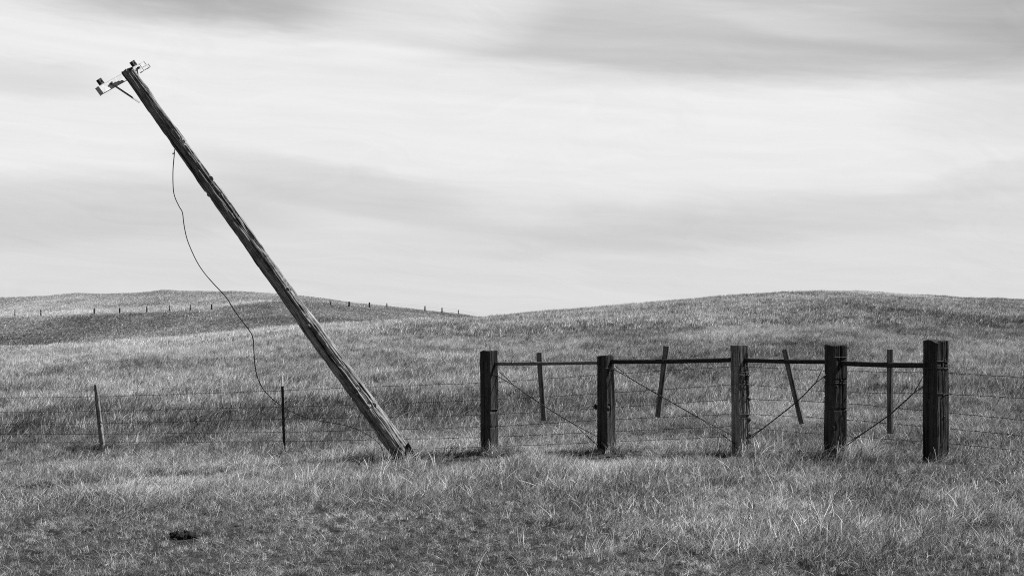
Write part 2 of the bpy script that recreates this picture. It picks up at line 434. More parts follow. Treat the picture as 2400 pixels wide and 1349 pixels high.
# ------------------------------------------------------------------ grass: stuff scattered as clumps of real blades
def clump(name, rng, n, hgt, wid, rad, lean, bias, segs=4, curl=1.0):
    V = []; Fc = []; T = []
    for _ in range(n):
        a = rng.uniform(0, 6.283); rr = rad*math.sqrt(rng.random())
        x0, y0 = rr*math.cos(a), rr*math.sin(a)
        h = hgt*rng.uniform(.45, 1.15); w = wid*rng.uniform(.6, 1.3)
        hd = rng.gauss(0, .9) if rng.random() < bias else rng.uniform(0, 6.283)      # the wind has laid most of it over to the right
        L = lean*abs(rng.gauss(.7, .5)); yaw = rng.uniform(0, 3.1416)
        dx, dy = math.cos(hd), math.sin(hd); wx, wy = math.cos(yaw), math.sin(yaw)
        tone = min(1.1, max(0, rng.gauss(.38, .44)))
        k = len(V); bend = rng.uniform(.6, 1.6)*curl
        for s in range(segs+1):
            t = s/segs; off = h*L*(t**(1+bend*.6)); zz = h*(t-.28*L*t*t*bend*.6) - .02*hgt*(s == 0)
            ww = w*.5*(1-t)**.6 if s < segs else w*.06
            cx, cy = x0+dx*off, y0+dy*off
            V += [(cx-wx*ww, cy-wy*ww, zz), (cx+wx*ww, cy+wy*ww, zz)]; T += [tone, tone]
        for s in range(segs): Fc.append((k+2*s, k+2*s+1, k+2*s+3, k+2*s+2))
    me = bpy.data.meshes.new(name); me.from_pydata(V, [], Fc)
    me.polygons.foreach_set('use_smooth', [True]*len(Fc))
    at_ = me.attributes.new('blade_tone', 'FLOAT', 'POINT'); at_.data.foreach_set('value', np.array(T, np.float32))
    me.materials.append(M_GRASS)
    return bpy.data.objects.new(name, me)
def scatter(name, label, pts, rot, scl, tone, protos):
    col = bpy.data.collections.new(name+'_clumps')
    for o in protos: col.objects.link(o)
    me = bpy.data.meshes.new(name); n = len(pts)
    me.vertices.add(n); me.vertices.foreach_set('co', pts.astype(np.float32).ravel())
    for nm, ty, arr in (('rot', 'FLOAT_VECTOR', rot), ('scl', 'FLOAT_VECTOR', scl)):
        q = me.attributes.new(nm, ty, 'POINT'); q.data.foreach_set('vector', arr.astype(np.float32).ravel())
    q = me.attributes.new('tone', 'FLOAT', 'POINT'); q.data.foreach_set('value', tone.astype(np.float32))
    o = bpy.data.objects.new(name, me); C.objects.link(o)
    ng = bpy.data.node_groups.new(name+'_scatter', 'GeometryNodeTree')
    ng.interface.new_socket('Geometry', in_out='INPUT', socket_type='NodeSocketGeometry')
    ng.interface.new_socket('Geometry', in_out='OUTPUT', socket_type='NodeSocketGeometry')
    N = ng.nodes; gi = N.new('NodeGroupInput'); go = N.new('NodeGroupOutput'); ip = N.new('GeometryNodeInstanceOnPoints')
    ci = N.new('GeometryNodeCollectionInfo'); ci.inputs['Collection'].default_value = col
    ci.inputs['Separate Children'].default_value = True; ci.inputs['Reset Children'].default_value = True
    ar = N.new('GeometryNodeInputNamedAttribute'); ar.data_type = 'FLOAT_VECTOR'; ar.inputs[0].default_value = 'rot'
    sc = N.new('GeometryNodeInputNamedAttribute'); sc.data_type = 'FLOAT_VECTOR'; sc.inputs[0].default_value = 'scl'
    L = ng.links.new
    L(gi.outputs[0], ip.inputs['Points']); L(ci.outputs[0], ip.inputs['Instance']); ip.inputs['Pick Instance'].default_value = True
    L(ar.outputs[0], ip.inputs['Rotation']); L(sc.outputs[0], ip.inputs['Scale']); L(ip.outputs[0], go.inputs[0])
    md = o.modifiers.new('scatter', 'NODES'); md.node_group = ng
    tag(o, label, 'grass', None, 'stuff')
    return o
rs = np.random.RandomState(7); rng = random.Random(11)
def zone(y0, y1, dens, pl=-260, pr=2660):
    A = .5*(y1*y1-y0*y0)*(pr-pl)/F; n = int(A*dens)
    y = np.sqrt(rs.uniform(y0*y0, y1*y1, n)); p = rs.uniform(pl, pr, n)
    return (p-1200)/F*y, y
def make_grass():
    short = [clump('short_turf_clump', rng, 34, 1.0, .055, .9, 1.3, .35) for _ in range(6)]
    long_ = [clump('long_grass_clump', rng, 24, 1.0 , .030, .30, .95, .8, 5, 1.3) for _ in range(8)]
    mid = [clump('hill_grass_clump', rng, 22, 1.0, .05, .55, .6, .7, 3) for _ in range(7)]
    far = [clump('far_grass_clump', rng, 16, 1.0, .10, .9, .5, .7, 2) for _ in range(6)]
    # short turf everywhere near
    x, y = zone(6.5, 24, 210)
    h, tall = cover_height(x, y); t = cover_tone(x, y) + rs.normal(0, .22, len(x))
    t = t + .13*(1-sst(.0, .35, tall))*sst(15.5, 13.5, y)
    hh = np.clip(h*.8, .045, .10)*rs.uniform(.7, 1.3, len(x))
    keep = rs.random(len(x)) < np.where(tall < 0, .16, 1); x, y, hh, t = x[keep], y[keep], hh[keep], t[keep]
    def put(name, label, x, y, hh, wide, t, protos, tilt=.18):
        z = H(x, y); n = len(x)
        rot = np.stack([rs.normal(0, tilt, n), rs.normal(tilt*.8, tilt*.9, n), rs.normal(0, .45, n)], 1)
        scl = np.stack([hh*wide, hh*wide, hh], 1)
        return scatter(name, label, np.stack([x, y, z], 1), rot, scl, np.clip(t, -.1, 1.25), protos)
    put('short_grass', 'short matted turf of the foreground', x, y, hh, 1.0, t, short, .25)
    # long dry grass
    x, y = zone(6.5, 25, 120)
    h, tall = cover_height(x, y)
    keep = rs.random(len(x)) < np.clip((tall-.25)*1.5, .015, 1)
    x, y, h, tall = x[keep], y[keep], h[keep], tall[keep]
    n = len(x); t = cover_tone(x, y) + rs.normal(.08, .26, n)
    hh = h*rs.uniform(.6, 1.7, n)
    # tufts that grow up round the feet of posts and pole
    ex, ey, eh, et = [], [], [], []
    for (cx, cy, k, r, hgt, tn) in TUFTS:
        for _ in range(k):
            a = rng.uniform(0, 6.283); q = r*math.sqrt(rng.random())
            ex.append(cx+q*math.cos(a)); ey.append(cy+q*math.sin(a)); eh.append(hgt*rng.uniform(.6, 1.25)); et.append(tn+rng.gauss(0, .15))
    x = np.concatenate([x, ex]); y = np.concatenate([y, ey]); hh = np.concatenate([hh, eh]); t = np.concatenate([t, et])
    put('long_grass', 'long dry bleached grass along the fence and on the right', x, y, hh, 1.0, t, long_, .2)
    # single seed stalks standing out of the sward
    stalk = [clump('grass_stalk_clump', rng, 5, 1.0, .016, .35, .6, .75, 6, .8) for _ in range(8)]
    x, y = zone(6.5, 27, 9); h, tall = cover_height(x, y); keep = (rs.random(len(x)) < np.clip(tall+.12, .1, 1)) & (tall >= 0); x, y = x[keep], y[keep]; n = len(x)
    put('grass_stalks', 'thin bright dead stalks standing out of the long grass', x, y, rs.uniform(.12, .30, n), 1.0, rs.normal(.75, .2, n), stalk, .3)
    # hillside beyond the fence
    x, y = zone(23, 60, 55); h, _ = cover_height(x, y); n = len(x)
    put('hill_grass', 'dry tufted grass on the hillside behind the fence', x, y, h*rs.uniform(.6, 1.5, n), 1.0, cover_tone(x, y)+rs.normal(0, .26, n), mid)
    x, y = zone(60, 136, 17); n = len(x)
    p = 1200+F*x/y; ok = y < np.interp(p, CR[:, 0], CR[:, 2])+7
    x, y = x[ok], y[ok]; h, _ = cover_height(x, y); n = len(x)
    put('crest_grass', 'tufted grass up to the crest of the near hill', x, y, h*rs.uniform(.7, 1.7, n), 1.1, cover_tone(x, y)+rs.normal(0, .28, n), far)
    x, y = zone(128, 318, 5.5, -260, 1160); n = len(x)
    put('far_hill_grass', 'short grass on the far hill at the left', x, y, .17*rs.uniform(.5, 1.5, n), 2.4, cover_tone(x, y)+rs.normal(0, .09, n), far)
TUFTS = []

# ------------------------------------------------------------------ weathered wood bodies
def wood_body(section, L, n=96, m=200, seed=0, depth=.02, cells=6.0, along=1.2, top_tilt=0.0, flare=0.0, knots=0, chip=0.0, notch=()):
    """section(theta, t) -> radius. Deep drying fissures run along the length."""
    th = np.linspace(0, 2*np.pi, n, endpoint=False); t = np.linspace(0, 1, m)
    T, S = np.meshgrid(th, t)
    z = S*L
    r = section(T, S)
    wx = .35*(vn(z*1.7, T*0, seed=seed+5)-.5) + .12*(vn(z*6, T*0, seed=seed+6)-.5)
    cx, cy = np.cos(T+wx)*cells, np.sin(T+wx)*cells
    a = vn(cx, cy, z*along, seed+1); b = vn(cx*2.3, cy*2.3, z*along*2, seed+2); c = vn(cx*.45, cy*.45, z*along*.6, seed+3)
    crack = np.clip(1-np.abs(a-.5)*9, 0, 1)**1.2*sst(.35, .6, c)
    crack2 = np.clip(1-np.abs(b-.5)*7, 0, 1)*.45
    rid = (a-.5)*.5 + (b-.5)*.35 + (vn(cx*4.5, cy*4.5, z*along*3, seed+4)-.5)*.2
    lump = (vn(np.cos(T)*1.6, np.sin(T)*1.6, z*3.2, seed+12)-.5)*1.3 + (vn(np.cos(T)*3, np.sin(T)*3, z*9, seed+13)-.5)*.7
    r = r - depth*(crack + crack2*.8) + depth*rid*.9 + depth*lump*.55
    rk = random.Random(seed)
    for _ in range(knots):
        kt, kth = rk.uniform(.05, .95), rk.uniform(0, 6.283)
        dth = np.angle(np.exp(1j*(T-kth)))*r.mean(); dz = (S-kt)*L
        d2 = dth**2+(dz*.8)**2
        r = r + rk.uniform(.003, .016)*np.exp(-d2/rk.uniform(.0002, .0006)) - .014*np.exp(-((np.sqrt(d2)-.03)/.01)**2)
    for (ns, nd, nw) in notch:                             # saw kerfs and notches across the face turned to the right
        r = r - nd*sst(nw*1.25, nw*.8, np.abs((S-ns)*L))*sst(.15, .5, np.cos(T))
    r = r*(1+flare*np.exp(-S*14))
    x, y = r*np.cos(T), r*np.sin(T)
    zz = z + (x*top_tilt + .005*(vn(cx*1.5, cy*1.5, seed=seed+9)-.5)*2)*sst(.93, 1.0, S)
    zz = zz - chip*(sst(.5, .8, vn(np.cos(T)*1.4+3, np.sin(T)*1.4, seed=seed+15)) + .25*vn(np.cos(T)*6, np.sin(T)*6, seed=seed+16))*sst(.965, 1.0, S)
    V = np.stack([x.ravel(), y.ravel(), zz.ravel()], 1)
    i = np.arange(m-1)[:, None]*n; j = np.arange(n)[None]; j2 = (j+1) % n
    Fc = np.stack([i+j, i+j2, i+n+j2, i+n+j], -1).reshape(-1, 4).tolist()
    # end grain, sunk a little towards the middle
    V = V.tolist(); k = (m-1)*n; prev = list(range(k, k+n))
    ctr = np.array(V[k:k+n]).mean(0)
    for fr, dz in ((.86, .004), (.55, -.002), (.2, -.006)):
        ring = []
        for q in range(n):
            v = np.array(V[k+q]); ww = ctr+(v-ctr)*fr; ww[2] += dz + .004*math.sin(q*5.1+fr*9)
            ring.append(len(V)); V.append(ww.tolist())
        for q in range(n): Fc.append((prev[q], prev[(q+1) % n], ring[(q+1) % n], ring[q]))
        prev = ring
    Fc.append(tuple(prev))
    return V, Fc
def sq_section(w0, w1, d0, d1, e=9.0):
    """rounded rectangle (superellipse) of width w and depth d, bottom to top"""
    def f(T, S):
        a = (w0+(w1-w0)*S)/2; b = (d0+(d1-d0)*S)/2
        return (np.abs(np.cos(T)/a)**e + np.abs(np.sin(T)/b)**e)**(-1/e)
    return f

# ------------------------------------------------------------------ the leaning pole
PY = 18.8
PT = 17.6                         # the head leans a little towards the viewer
pole_b, pole_t = at(962, 1090, PY), at(300, 168, PT)
def build_pole():
    axis = (pole_t-pole_b); L0 = axis.length; axis.normalize()
    foot = pole_b - axis*.45; L = L0+.45
    root = empty('telephone_pole', (pole_b.x, pole_b.y, gz(pole_b.x, pole_b.y)), 'old cracked wooden telephone pole leaning far to the left beside the fence', 'telephone pole')
    rads = ([0, .12, .3, .5, .75, 1.0], [.150, .126, .113, .097, .082, .074])
    V, Fc = wood_body(lambda T, S: np.interp(S, *rads)*(1+.05*np.cos(2*T+3*S)+.03*np.cos(3*T-5*S)), L, 150, 620, 21, .030, 4.2, .6, top_tilt=.5, flare=.12, knots=26)
    sh = link('shaft', V, Fc, M_POLE, root)
    zq = axis; xq = Vector((0, -1, 0)); xq = (xq-zq*xq.dot(zq)).normalized(); yq = zq.cross(xq)
    Q = Matrix((xq, yq, zq)).transposed()
    sh.matrix_local = Matrix.Translation(foot-root.location) @ Q.to_4x4()
    o = root.location
    # split slab still standing at the foot
    mb = MB(); BY = PY-.24
    p0, p1, p2, p3 = at(946, 1102, BY), at(990, 1104, BY), at(957, 1036, BY-.02), at(950, 1044, BY-.02)
    dq = Vector((.0, .07, 0))
    mid_l, mid_r = at(949, 1068, BY), at(974, 1066, BY)
    pts = [p0, p1, mid_r, p2, p3, mid_l]
    vv = pts+[q+dq+Vector((.006*math.sin(i*2.1), 0, .004)) for i, q in enumerate(pts)]
    mb.add(vv, [(0, 1, 2, 5), (5, 2, 3, 4), (7, 6, 11, 8), (8, 11, 10, 9), (0, 6, 7, 1), (1, 7, 8, 2), (2, 8, 9, 3), (3, 9, 10, 4), (4, 10, 11, 5), (5, 11, 6, 0)])
    mb.build('splintered_butt', M_TIE, root, False, o)
    # cross-arm behind the pole head, its right end swung away
    A, B = at(233, 213.5, PT-.20), at(341, 153, PT+.42)
    ad = (B-A).normalized(); nrm = ad.cross(axis).normalized()
    if nrm.y > 0: nrm = -nrm
    up = nrm.cross(ad).normalized()
    if up.z < 0: up = -up
    cen = (A+B)/2
    def on_arm(px, py):
        e = Vector((0, 0, EYE)); d = at(px, py, PT)-e; return e+d*((cen-e).dot(nrm)/d.dot(nrm))
    mb = MB(); hl = (B-A).length/2
    # a board with a checked, split right end: three lengths of slightly different reach
    hh, th = .049, .036
    mb.box(cen-ad*.05, ad*(hl-.05), nrm*th, up*hh, .004)
    mb.box(cen+ad*(hl-.105)+up*hh*.42, ad*.094, nrm*(th-.002), up*hh*.55, .004)
    mb.box(cen+ad*(hl-.085)-up*hh*.58, ad*.110, nrm*(th-.003), up*hh*.38, .004)
    mb.build('crossarm', M_ARM, root, False, o)
    # flat steel braces from arm to pole
    for s, (pa, pb, w) in enumerate((((256, 199), (327, 240), .011), ((320, 163), (331, 212), .010))):
        q0 = on_arm(*pa); f = (q0-cen).dot(ad); q0 = cen+ad*f+nrm*(th+.008)+up*((q0-cen).dot(up))
        q1 = at(*pb, PT); q1 = at(*pb, PT+.16 if s == 0 else PT+.18)
        dd = (q1-q0); l = dd.length/2; dd.normalize(); side = dd.cross(nrm).normalized(); nn = side.cross(dd)
        mb = MB(); mb.box((q0+q1)/2, dd*l, side*w, nn*.003, .0015)
        br = mb.build('brace', M_STRAP, root, False, o)
        bb = MB(); bb.tube([q0-nrm*.01, q0+nrm*.03], .013, 6); bb.tube([q0+nrm*.006-side*.02, q0+nrm*.006+side*.02], .008, 6)
        bo = bb.build('bolt', M_IRON, br, False, o)
    # through bolt at the head
    q = at(302, 166, PT-.04); mb = MB(); mb.tube([q, at(311, 158, PT-.06)], .012, 6); mb.tube([at(304, 164, PT-.045), at(306.5, 161.5, PT-.05)], .02, 6)
    mb.build('head_bolt', M_IRON, root, False, o)
    # insulator clevises on pale pins
    for (px, py) in ((235.5, 192.5), (313.3, 150.5)):
        q = on_arm(px, py); f = (q-cen).dot(ad); c0 = cen+ad*f+up*((q-cen).dot(up))
        w, h = .024, .036; mb = MB()
        for sx in (-1, 1): mb.box(c0+ad*sx*w*.72, ad*w*.30, nrm*.022, up*h, .004)
        mb.box(c0-up*h*.72, ad*w*.5, nrm*.021, up*h*.27, .003)
        mb.box(c0+up*h*.55, ad*w*.5, nrm*.021, up*h*.17, .003)
        ins = mb.build('insulator', M_IRON, root, False, o)
        mb = MB(); d0 = cen+ad*f+up*(hh-.01)
        mb.tube([d0, c0-up*h*.9], .008, 8)
        mb.build('pin', M_ZINC, ins, True, o)
    return root
build_pole()

# the loose wire that hangs from the pole
wp = [(409, 356), (405.5, 400), (406, 440), (410, 462), (420, 484), (427.5, 498), (431, 525), (437, 555), (446, 580), (461, 612), (478, 638), (500, 664), (521, 686),
      (534, 702), (546, 722), (562, 745), (577, 764), (588, 780), (593.5, 796), (595, 822), (597, 850), (603, 882), (616, 910), (636, 932), (662, 952), (700, 972),
      (745, 985), (790, 992), (830, 1003), (862, 1018), (885, 1035), (897, 1055), (899, 1075), (900, 1092)]
pts = []
for i, (px, py) in enumerate(wp):
    t = i/(len(wp)-1); dep = 17.86 + (PY-17.86)*min(1, t*1.15) - .45*math.sin(t*math.pi)*t
    pts.append(at(px, py, dep))
mb = MB(); lw = smooth_path(pts, 6); mb.tube(lw, [float(np.interp(i/len(lw), [0, .68, .78, 1], [.0068, .0068, .0042, .0038])) for i in range(len(lw))], 6)
mb.tube(smooth_path([at(409.5, 350, 17.82), at(408, 357, 17.8), at(406, 361, 17.82), at(404, 359, 17.83)], 4), .005, 5)
tag(mb.build('loose_wire', M_WIRE), 'long loose wire dangling in a curve from the leaning pole down to its foot', 'wire')

# ------------------------------------------------------------------ heavy fence posts
POSTS = [  # px, depth, top row, ground row, rotation of the front face, widths bottom/top (w x d), tilt in x
    (1148.5, 19.2, 821, 1074, 40, (0.189, 0.1858, 0.1782, 0.1782), -.5),
    (1422, 18.4, 833, 1070, 43, (0.1998, 0.162, 0.1998, 0.1674), -.6),
    (1740, 17.5, 808.5, 1064, 68, (0.1998, 0.1674, 0.189, 0.1674), -1.3),
    (1957.5, 16.4, 808, 1068, 68, (0.1998, 0.1944, 0.1944, 0.1944), 0.2),
    (2193.5, 15.1, 797, 1092, 59, (0.2106, 0.1998, 0.2052, 0.1998), 0.0)]
PLAB = ['dark square fence post nearest the leaning pole, with a notch cut near its middle',
        'dark fence post narrowing to its top, between galvanised rail and longest black rail',
        'pale weathered fence post with nails and many wraps of wire at the fence bend',
        'dark fence post with wire looped above its rail and bright tuft at foot',
        'tallest and thickest fence post, at the right end of the rails']
post_c = []
def wrap_loop(c, w, d, ang, z, tilt, n=40, off=.001, amp=0.0, turns=1.0):
    """a wire round a square post"""
    out = []
    for i in range(int(n*turns)+1):
        a = 2*math.pi*i/n
        e = 9.0; r = (abs(math.cos(a)/(w/2))**e+abs(math.sin(a)/(d/2))**e)**(-1/e)+off
        x, y = r*math.cos(a), r*math.sin(a)
        X = x*math.cos(ang)-y*math.sin(ang); Y = x*math.sin(ang)+y*math.cos(ang)
        out.append(Vector((c.x+X, c.y+Y, z+tilt*x+amp*math.sin(a*5)+.006*(i/n))))
    return out
for i, (px, d, yt, yb, rot, (w0, w1, d0, d1), tl) in enumerate(POSTS):
    x = (px-1200)/F*d; g0 = gz(x, d); top = EYE+(HOR-yt)/F*d
    root = empty('fence_post', (x, d, g0), PLAB[i], 'fence post', 'heavy timber posts of the brace fence')
    L = top-g0+.35
    V, Fc = wood_body(sq_section(w0, w1, d0, d1, 10), L, 132, 190, 100+i*7, .0075, 4.5, 1.2, top_tilt=(.04, .06, .02, -.03, -.06)[i], knots=5, chip=(.010, .014, .006, .007, .018)[i],
                       notch=([((EYE+(HOR-963)/F*d-g0+.35)/L, .014, .013), ((EYE+(HOR-1000)/F*d-g0+.35)/L, .006, .006)], [], [((EYE+(HOR-975)/F*d-g0+.35)/L, .008, .012)],
                              [((EYE+(HOR-958)/F*d-g0+.35)/L, .012, .007), ((EYE+(HOR-889)/F*d-g0+.35)/L, .010, .006)], [((EYE+(HOR-851)/F*d-g0+.35)/L, .010, .008)])[i])
    b = link('post_body', V, Fc, M_TIE_PALE if i == 2 else M_TIE, root)
    ang = -R(rot)
    b.matrix_local = Matrix.Translation((0, 0, g0-.35-g0)) @ Matrix.Rotation(R(tl), 4, 'Y') @ Matrix.Rotation(ang, 4, 'Z')
    post_c.append(dict(c=Vector((x, d, g0)), top=top, w=(w0+w1)/2, d=(d0+d1)/2, ang=ang, root=root, g=g0))
def rel_build(mb, name, mat, i, parent=None):
    r = post_c[i]['root']; return mb.build(name, mat, parent or r, True, r.location)
def zrow(py, d): return EYE+(HOR-py)/F*d
# wires wrapped round the posts, nail heads and staples
WR = {0: [(873, -.30), (958, 0)], 1: [(858, -.32)], 2: [(858, .05), (869, -.15), (880, .12), (900, 0), (972, .1)],
      3: [(839, .10), (898, 0)], 4: [(863, .05), (847, 0), (922, 0)]}
for i, lst in WR.items():
    q = post_c[i]
    for (py, tl) in lst:
        mb = MB(); off = (q['c'].x*0)
        lean = math.tan(R(POSTS[i][6]))*(zrow(py, q['c'].y)-q['g'])
        cc = q['c']+Vector((lean, 0, 0))
        mb.tube(wrap_loop(cc, q['w'], q['d'], q['ang'], zrow(py, q['c'].y), tl, amp=.003 if i == 2 else .001), .0032, 5)
        rel_build(mb, 'wire_wrap', M_WIRE, i)
for i, spots in {2: [(-.25, 880), (.55, 879), (-.1, 893), (.45, 894), (.5, 931), (-.15, 924)], 4: [(.2, 843), (-.1, 852), (.3, 855), (0, 925), (.1, 975)], 3: [(.1, 890), (-.5, 905)]}.items():
    q = post_c[i]
    nx = Vector((math.cos(q['ang']), math.sin(q['ang']), 0)); ny = Vector((-nx.y, nx.x, 0))   # local x is the face towards the right
    for (f, py) in spots:
        z = zrow(py, q['c'].y); lean = math.tan(R(POSTS[i][6]))*(z-q['g'])
        c0 = q['c']+Vector((lean, 0, 0)); c0.z = z
        c0 = c0 + nx*(q['w']/2+.002) + ny*(f*q['d']*.5)
        mb = MB(); mb.tube([c0-nx*.012, c0+nx*.006], .009, 7); rel_build(mb, 'nail', M_IRON, i)

# ------------------------------------------------------------------ rails between the posts
RAILS = [((0, 852), (1, 849), .0225, M_PIPE_PALE, 'thin galvanised pipe rail with a bright upper edge, from the post nearest the leaning pole'),
         ((1, 847.5), (2, 842.5), .0285, M_PIPE, 'longest black pipe rail, ending at the pale post from the left'),
         ((2, 843.5), (3, 847.5), .0255, M_PIPE, 'black pipe rail leaving the pale post to the right, shortest of the rails'),
         ((3, 850.5), (4, 856), .0285, M_PIPE, 'black pipe rail sloping down to the tallest post at the right end')]
rail_ends = []
for (i, ya), (j, yb), r, mt, lab in RAILS:
    a, b = post_c[i], post_c[j]
    def ctr(q, k, py):
        z = zrow(py, q['c'].y); return Vector((q['c'].x+math.tan(R(POSTS[k][6]))*(z-q['g']), q['c'].y, z))
    p0, p1 = ctr(a, i, ya), ctr(b, j, yb); dd = (p1-p0).normalized()
    s0 = p0+dd*(a['w']/2-.012); s1 = p1-dd*(b['w']/2-.01)
    mb = MB(); n = 14
    mb.tube([s0.lerp(s1, k/n)+Vector((0, 0, -.006*math.sin(math.pi*k/n))) for k in range(n+1)], r, 14)
    mb.tube([s0.lerp(s1, .17), s0.lerp(s1, .185)], r*1.13, 14)
    tag(mb.build('pipe_rail', mt), lab, 'pipe rail', 'pipe rails between the heavy posts'); rail_ends.append((s0, s1, r))

# ------------------------------------------------------------------ twist sticks and their brace wires
STICKS = [((1263.5, 826), (1275.5, 985.5), 0, 'straight wooden stick hanging almost upright behind the galvanised rail'),
          ((1562, 810.5), (1542, 976.5), 1, 'wooden stick behind the longest rail with its top tipped to the right'),
          ((1839, 818.5), (1880, 992), 2, 'wooden stick behind the shortest rail with its top tipped far to the left'),
          ((2086, 818.5), (2086.5, 1015.5), 3, 'plumb upright wooden stick behind the rail next to the tallest post')]
stick_line = []
for (tp, bt, k, lab) in STICKS:
    s0, s1, r = rail_ends[k]
    dd = (s1-s0).normalized()
    def depth_at(px):
        u = (px-1200)/F; t = (u*s0.y-s0.x)/((s1.x-s0.x)-u*(s1.y-s0.y)); return (s0+(s1-s0)*t).y
    back = .05
    pT = at(tp[0], tp[1], depth_at(tp[0])+back); pB = at(bt[0], bt[1], depth_at(bt[0])+back)
    ax = (pB-pT).normalized(); wd = (dd-ax*dd.dot(ax)).normalized(); nn = ax.cross(wd)
    o = empty('twist_stick', pB, lab, 'stick', 'sticks twisted into the brace wires')
    mb = MB(); h = (pT-pB).length/2
    rg = random.Random(k); me_v = []
    mb.box((0, 0, 0), (.034, 0, 0), (0, .019, 0), (0, 0, h), .003)
    bo = mb.build('board', M_STICK, o, False)
    Mx = Matrix((wd, nn, -ax)).transposed().to_4x4(); Mx.translation = (pT+pB)/2-pB
    bo.matrix_local = Mx
    stick_line.append((pT, pB))
def brace_wire(post_i, other_i, stick, upper, merge, thru, split, ends, lab):
    """two strands twisted into one between split points"""
    a, b = post_c[post_i], post_c[other_i]
    def dep(px):
        u = (px-1200)/F; A, B = a['c'], b['c']; t = (u*A.y-A.x)/((B.x-A.x)-u*(B.y-A.y)); return (A+(B-A)*t).y
    root_pts = []
    mb = MB()
    M1 = at(*merge, dep(merge[0])-.03); TH = at(*thru, dep(thru[0])-.02); SP = at(*split, dep(split[0])-.02)
    for s, (u, e) in enumerate(zip(upper, ends)):
        P = [at(*u, dep(u[0])-(.10 if s == 0 else -.08))]
        main = smooth_path([M1, TH, SP], 24)
        for k, q in enumerate(main):
            ph = k*1.3+math.pi*s; P.append(q+Vector((0, .004*math.cos(ph), .004*math.sin(ph))))
        P.append(at(*e, dep(e[0])-(.10 if s == 0 else -.08)))
        mb.tube(P, .0056, 5)
    tag(mb.build('brace_wire', M_WIRE), lab, 'brace wire', 'twisted brace wires between the heavy posts')
brace_wire(0, 1, 0, ((1168, 882), (1170, 870)), (1207, 904), (1271, 948), (1345, 993), ((1404, 1046), (1406, 1026)), 'twisted brace wire crossing the stick behind the galvanised rail')
brace_wire(1, 2, 1, ((1439, 865), (1441, 856)), (1482, 889), (1546, 926), (1650, 985), ((1722, 1040), (1716, 1019)), 'twisted brace wire crossing the stick behind the longest rail')
brace_wire(3, 2, 2, ((1932, 882), (1931, 856)), (1912, 896), (1868, 940), (1790, 1002), ((1757, 1028), (1760, 1020)), 'twisted brace wire crossing the tilted stick behind the shortest rail')
brace_wire(4, 3, 3, ((2166, 904), (2167, 876)), (2141, 921), (2086, 970), (2018, 1018), ((1984, 1044), (1986, 1036)), 'twisted brace wire crossing the plumb stick next to the tallest post')

# ------------------------------------------------------------------ barbed wire
lx = [-300, 0, 225, 665, 835, 1148, 1423, 1737]; ld = [25.8, 23.7, 23.05, 20.75, 20.1, 19.31, 18.51, 17.6]
LEFT = [[940, 932, 929, 914.5, 907, 895.5, 877, 857], [972, 965.5, 963, 952.7, 948, 936, 920.5, 899.5], [998, 992.6, 992, 981, 978, 970.5, 955, 934],
        [1020, 1016.5, 1016.5, 1011.6, 1008, 999, 983, 969], [1040, 1036, 1036, 1033.5, 1030.5, 1023.5, 1011, 997.5], [1058, 1056, 1056, 1056, 1055, 1046, 1035, 1021]]
rx_ = [1743, 1957, 2193, 2400, 2800]; rd = [17.6, 16.55, 15.25, 14.3, 12.7]
RIGHT = [[859, 868.5, 873, 884, 905], [900, 917.5, 922, 933, 958], [934.6, 943, 964, 983.6, 1020], [969.6, 981, 1001.5, 1020.7, 1065], [1001, 1019.5, 1036, 1057, 1105]]
ORD = ['topmost', 'second from the top', 'third from the top', 'fourth from the top', 'fifth from the top', 'lowest']
def barbed(pts, seed, wav, r=.0029):
    rg = random.Random(seed); P = smooth_path(pts, 60); mb = MB(); Q = []
    ph = [rg.uniform(0, 6) for _ in range(4)]
    for k, q in enumerate(P):
        s = k*.05
        Q.append(q+Vector((0, 0, wav*(math.sin(s*7+ph[0])+.7*math.sin(s*17+ph[1])+.5*math.sin(s*31+ph[2])))))
    mb.tube(Q, r, 5)
    acc = rg.uniform(0, .1)
    for k in range(1, len(Q)):
        seg = (Q[k]-Q[k-1]); acc += seg.length
        if acc > .125:
            acc = 0; t = seg.normalized(); c = Q[k]; up = t.orthogonal().normalized(); w = t.cross(up); a = rg.uniform(0, 3.14)
            v1 = up*math.cos(a)+w*math.sin(a); v2 = up*math.cos(a+1.7)+w*math.sin(a+1.7)
            mb.tube([c-t*.008, c+t*.008], .0052, 4)
            mb.tube([c-v1*.015, c+v1*.015], .0016, 3); mb.tube([c-v2*.015+t*.006, c+v2*.015+t*.006], .0016, 3)
    return mb
for k, row in enumerate(LEFT):
    mb = barbed([at(px, py, d) for px, py, d in zip(lx, row, ld)], k, .0018)
    tag(mb.build('barbed_wire', M_WIRE), ORD[k]+' barbed wire strand of the long run left of the pale post', 'barbed wire', 'barbed wire strands of the left run')
for k, row in enumerate(RIGHT):
    mb = barbed([at(px, py, d) for px, py, d in zip(rx_, row, rd)], 20+k, .0022)
    tag(mb.build('barbed_wire', M_WIRE), (ORD[k] if k < 4 else 'lowest')+' barbed wire strand of the run right of the pale post', 'barbed wire', 'barbed wire strands of the right run')

# clump of dry weed caught on the wire by the second post
mb = MB(); rg = random.Random(5); c0 = at(1397, 953, 18.47)
for _ in range(60):
    d = Vector((rg.gauss(0, 1), rg.gauss(0, .7), rg.gauss(-.1, .8))); d = d.normalized()*rg.uniform(.015, .05)
    s = c0+Vector((rg.gauss(0, .015), rg.gauss(0, .012), rg.gauss(0, .012)))
    mb.tube([s, s+d*.5+Vector((0, 0, .006)), s+d], [.004, .003, .0012], 4)
tag(mb.build('weed_clump', M_DUNG), 'small dark clump of weed caught on the wire at the narrow topped post', 'weed')

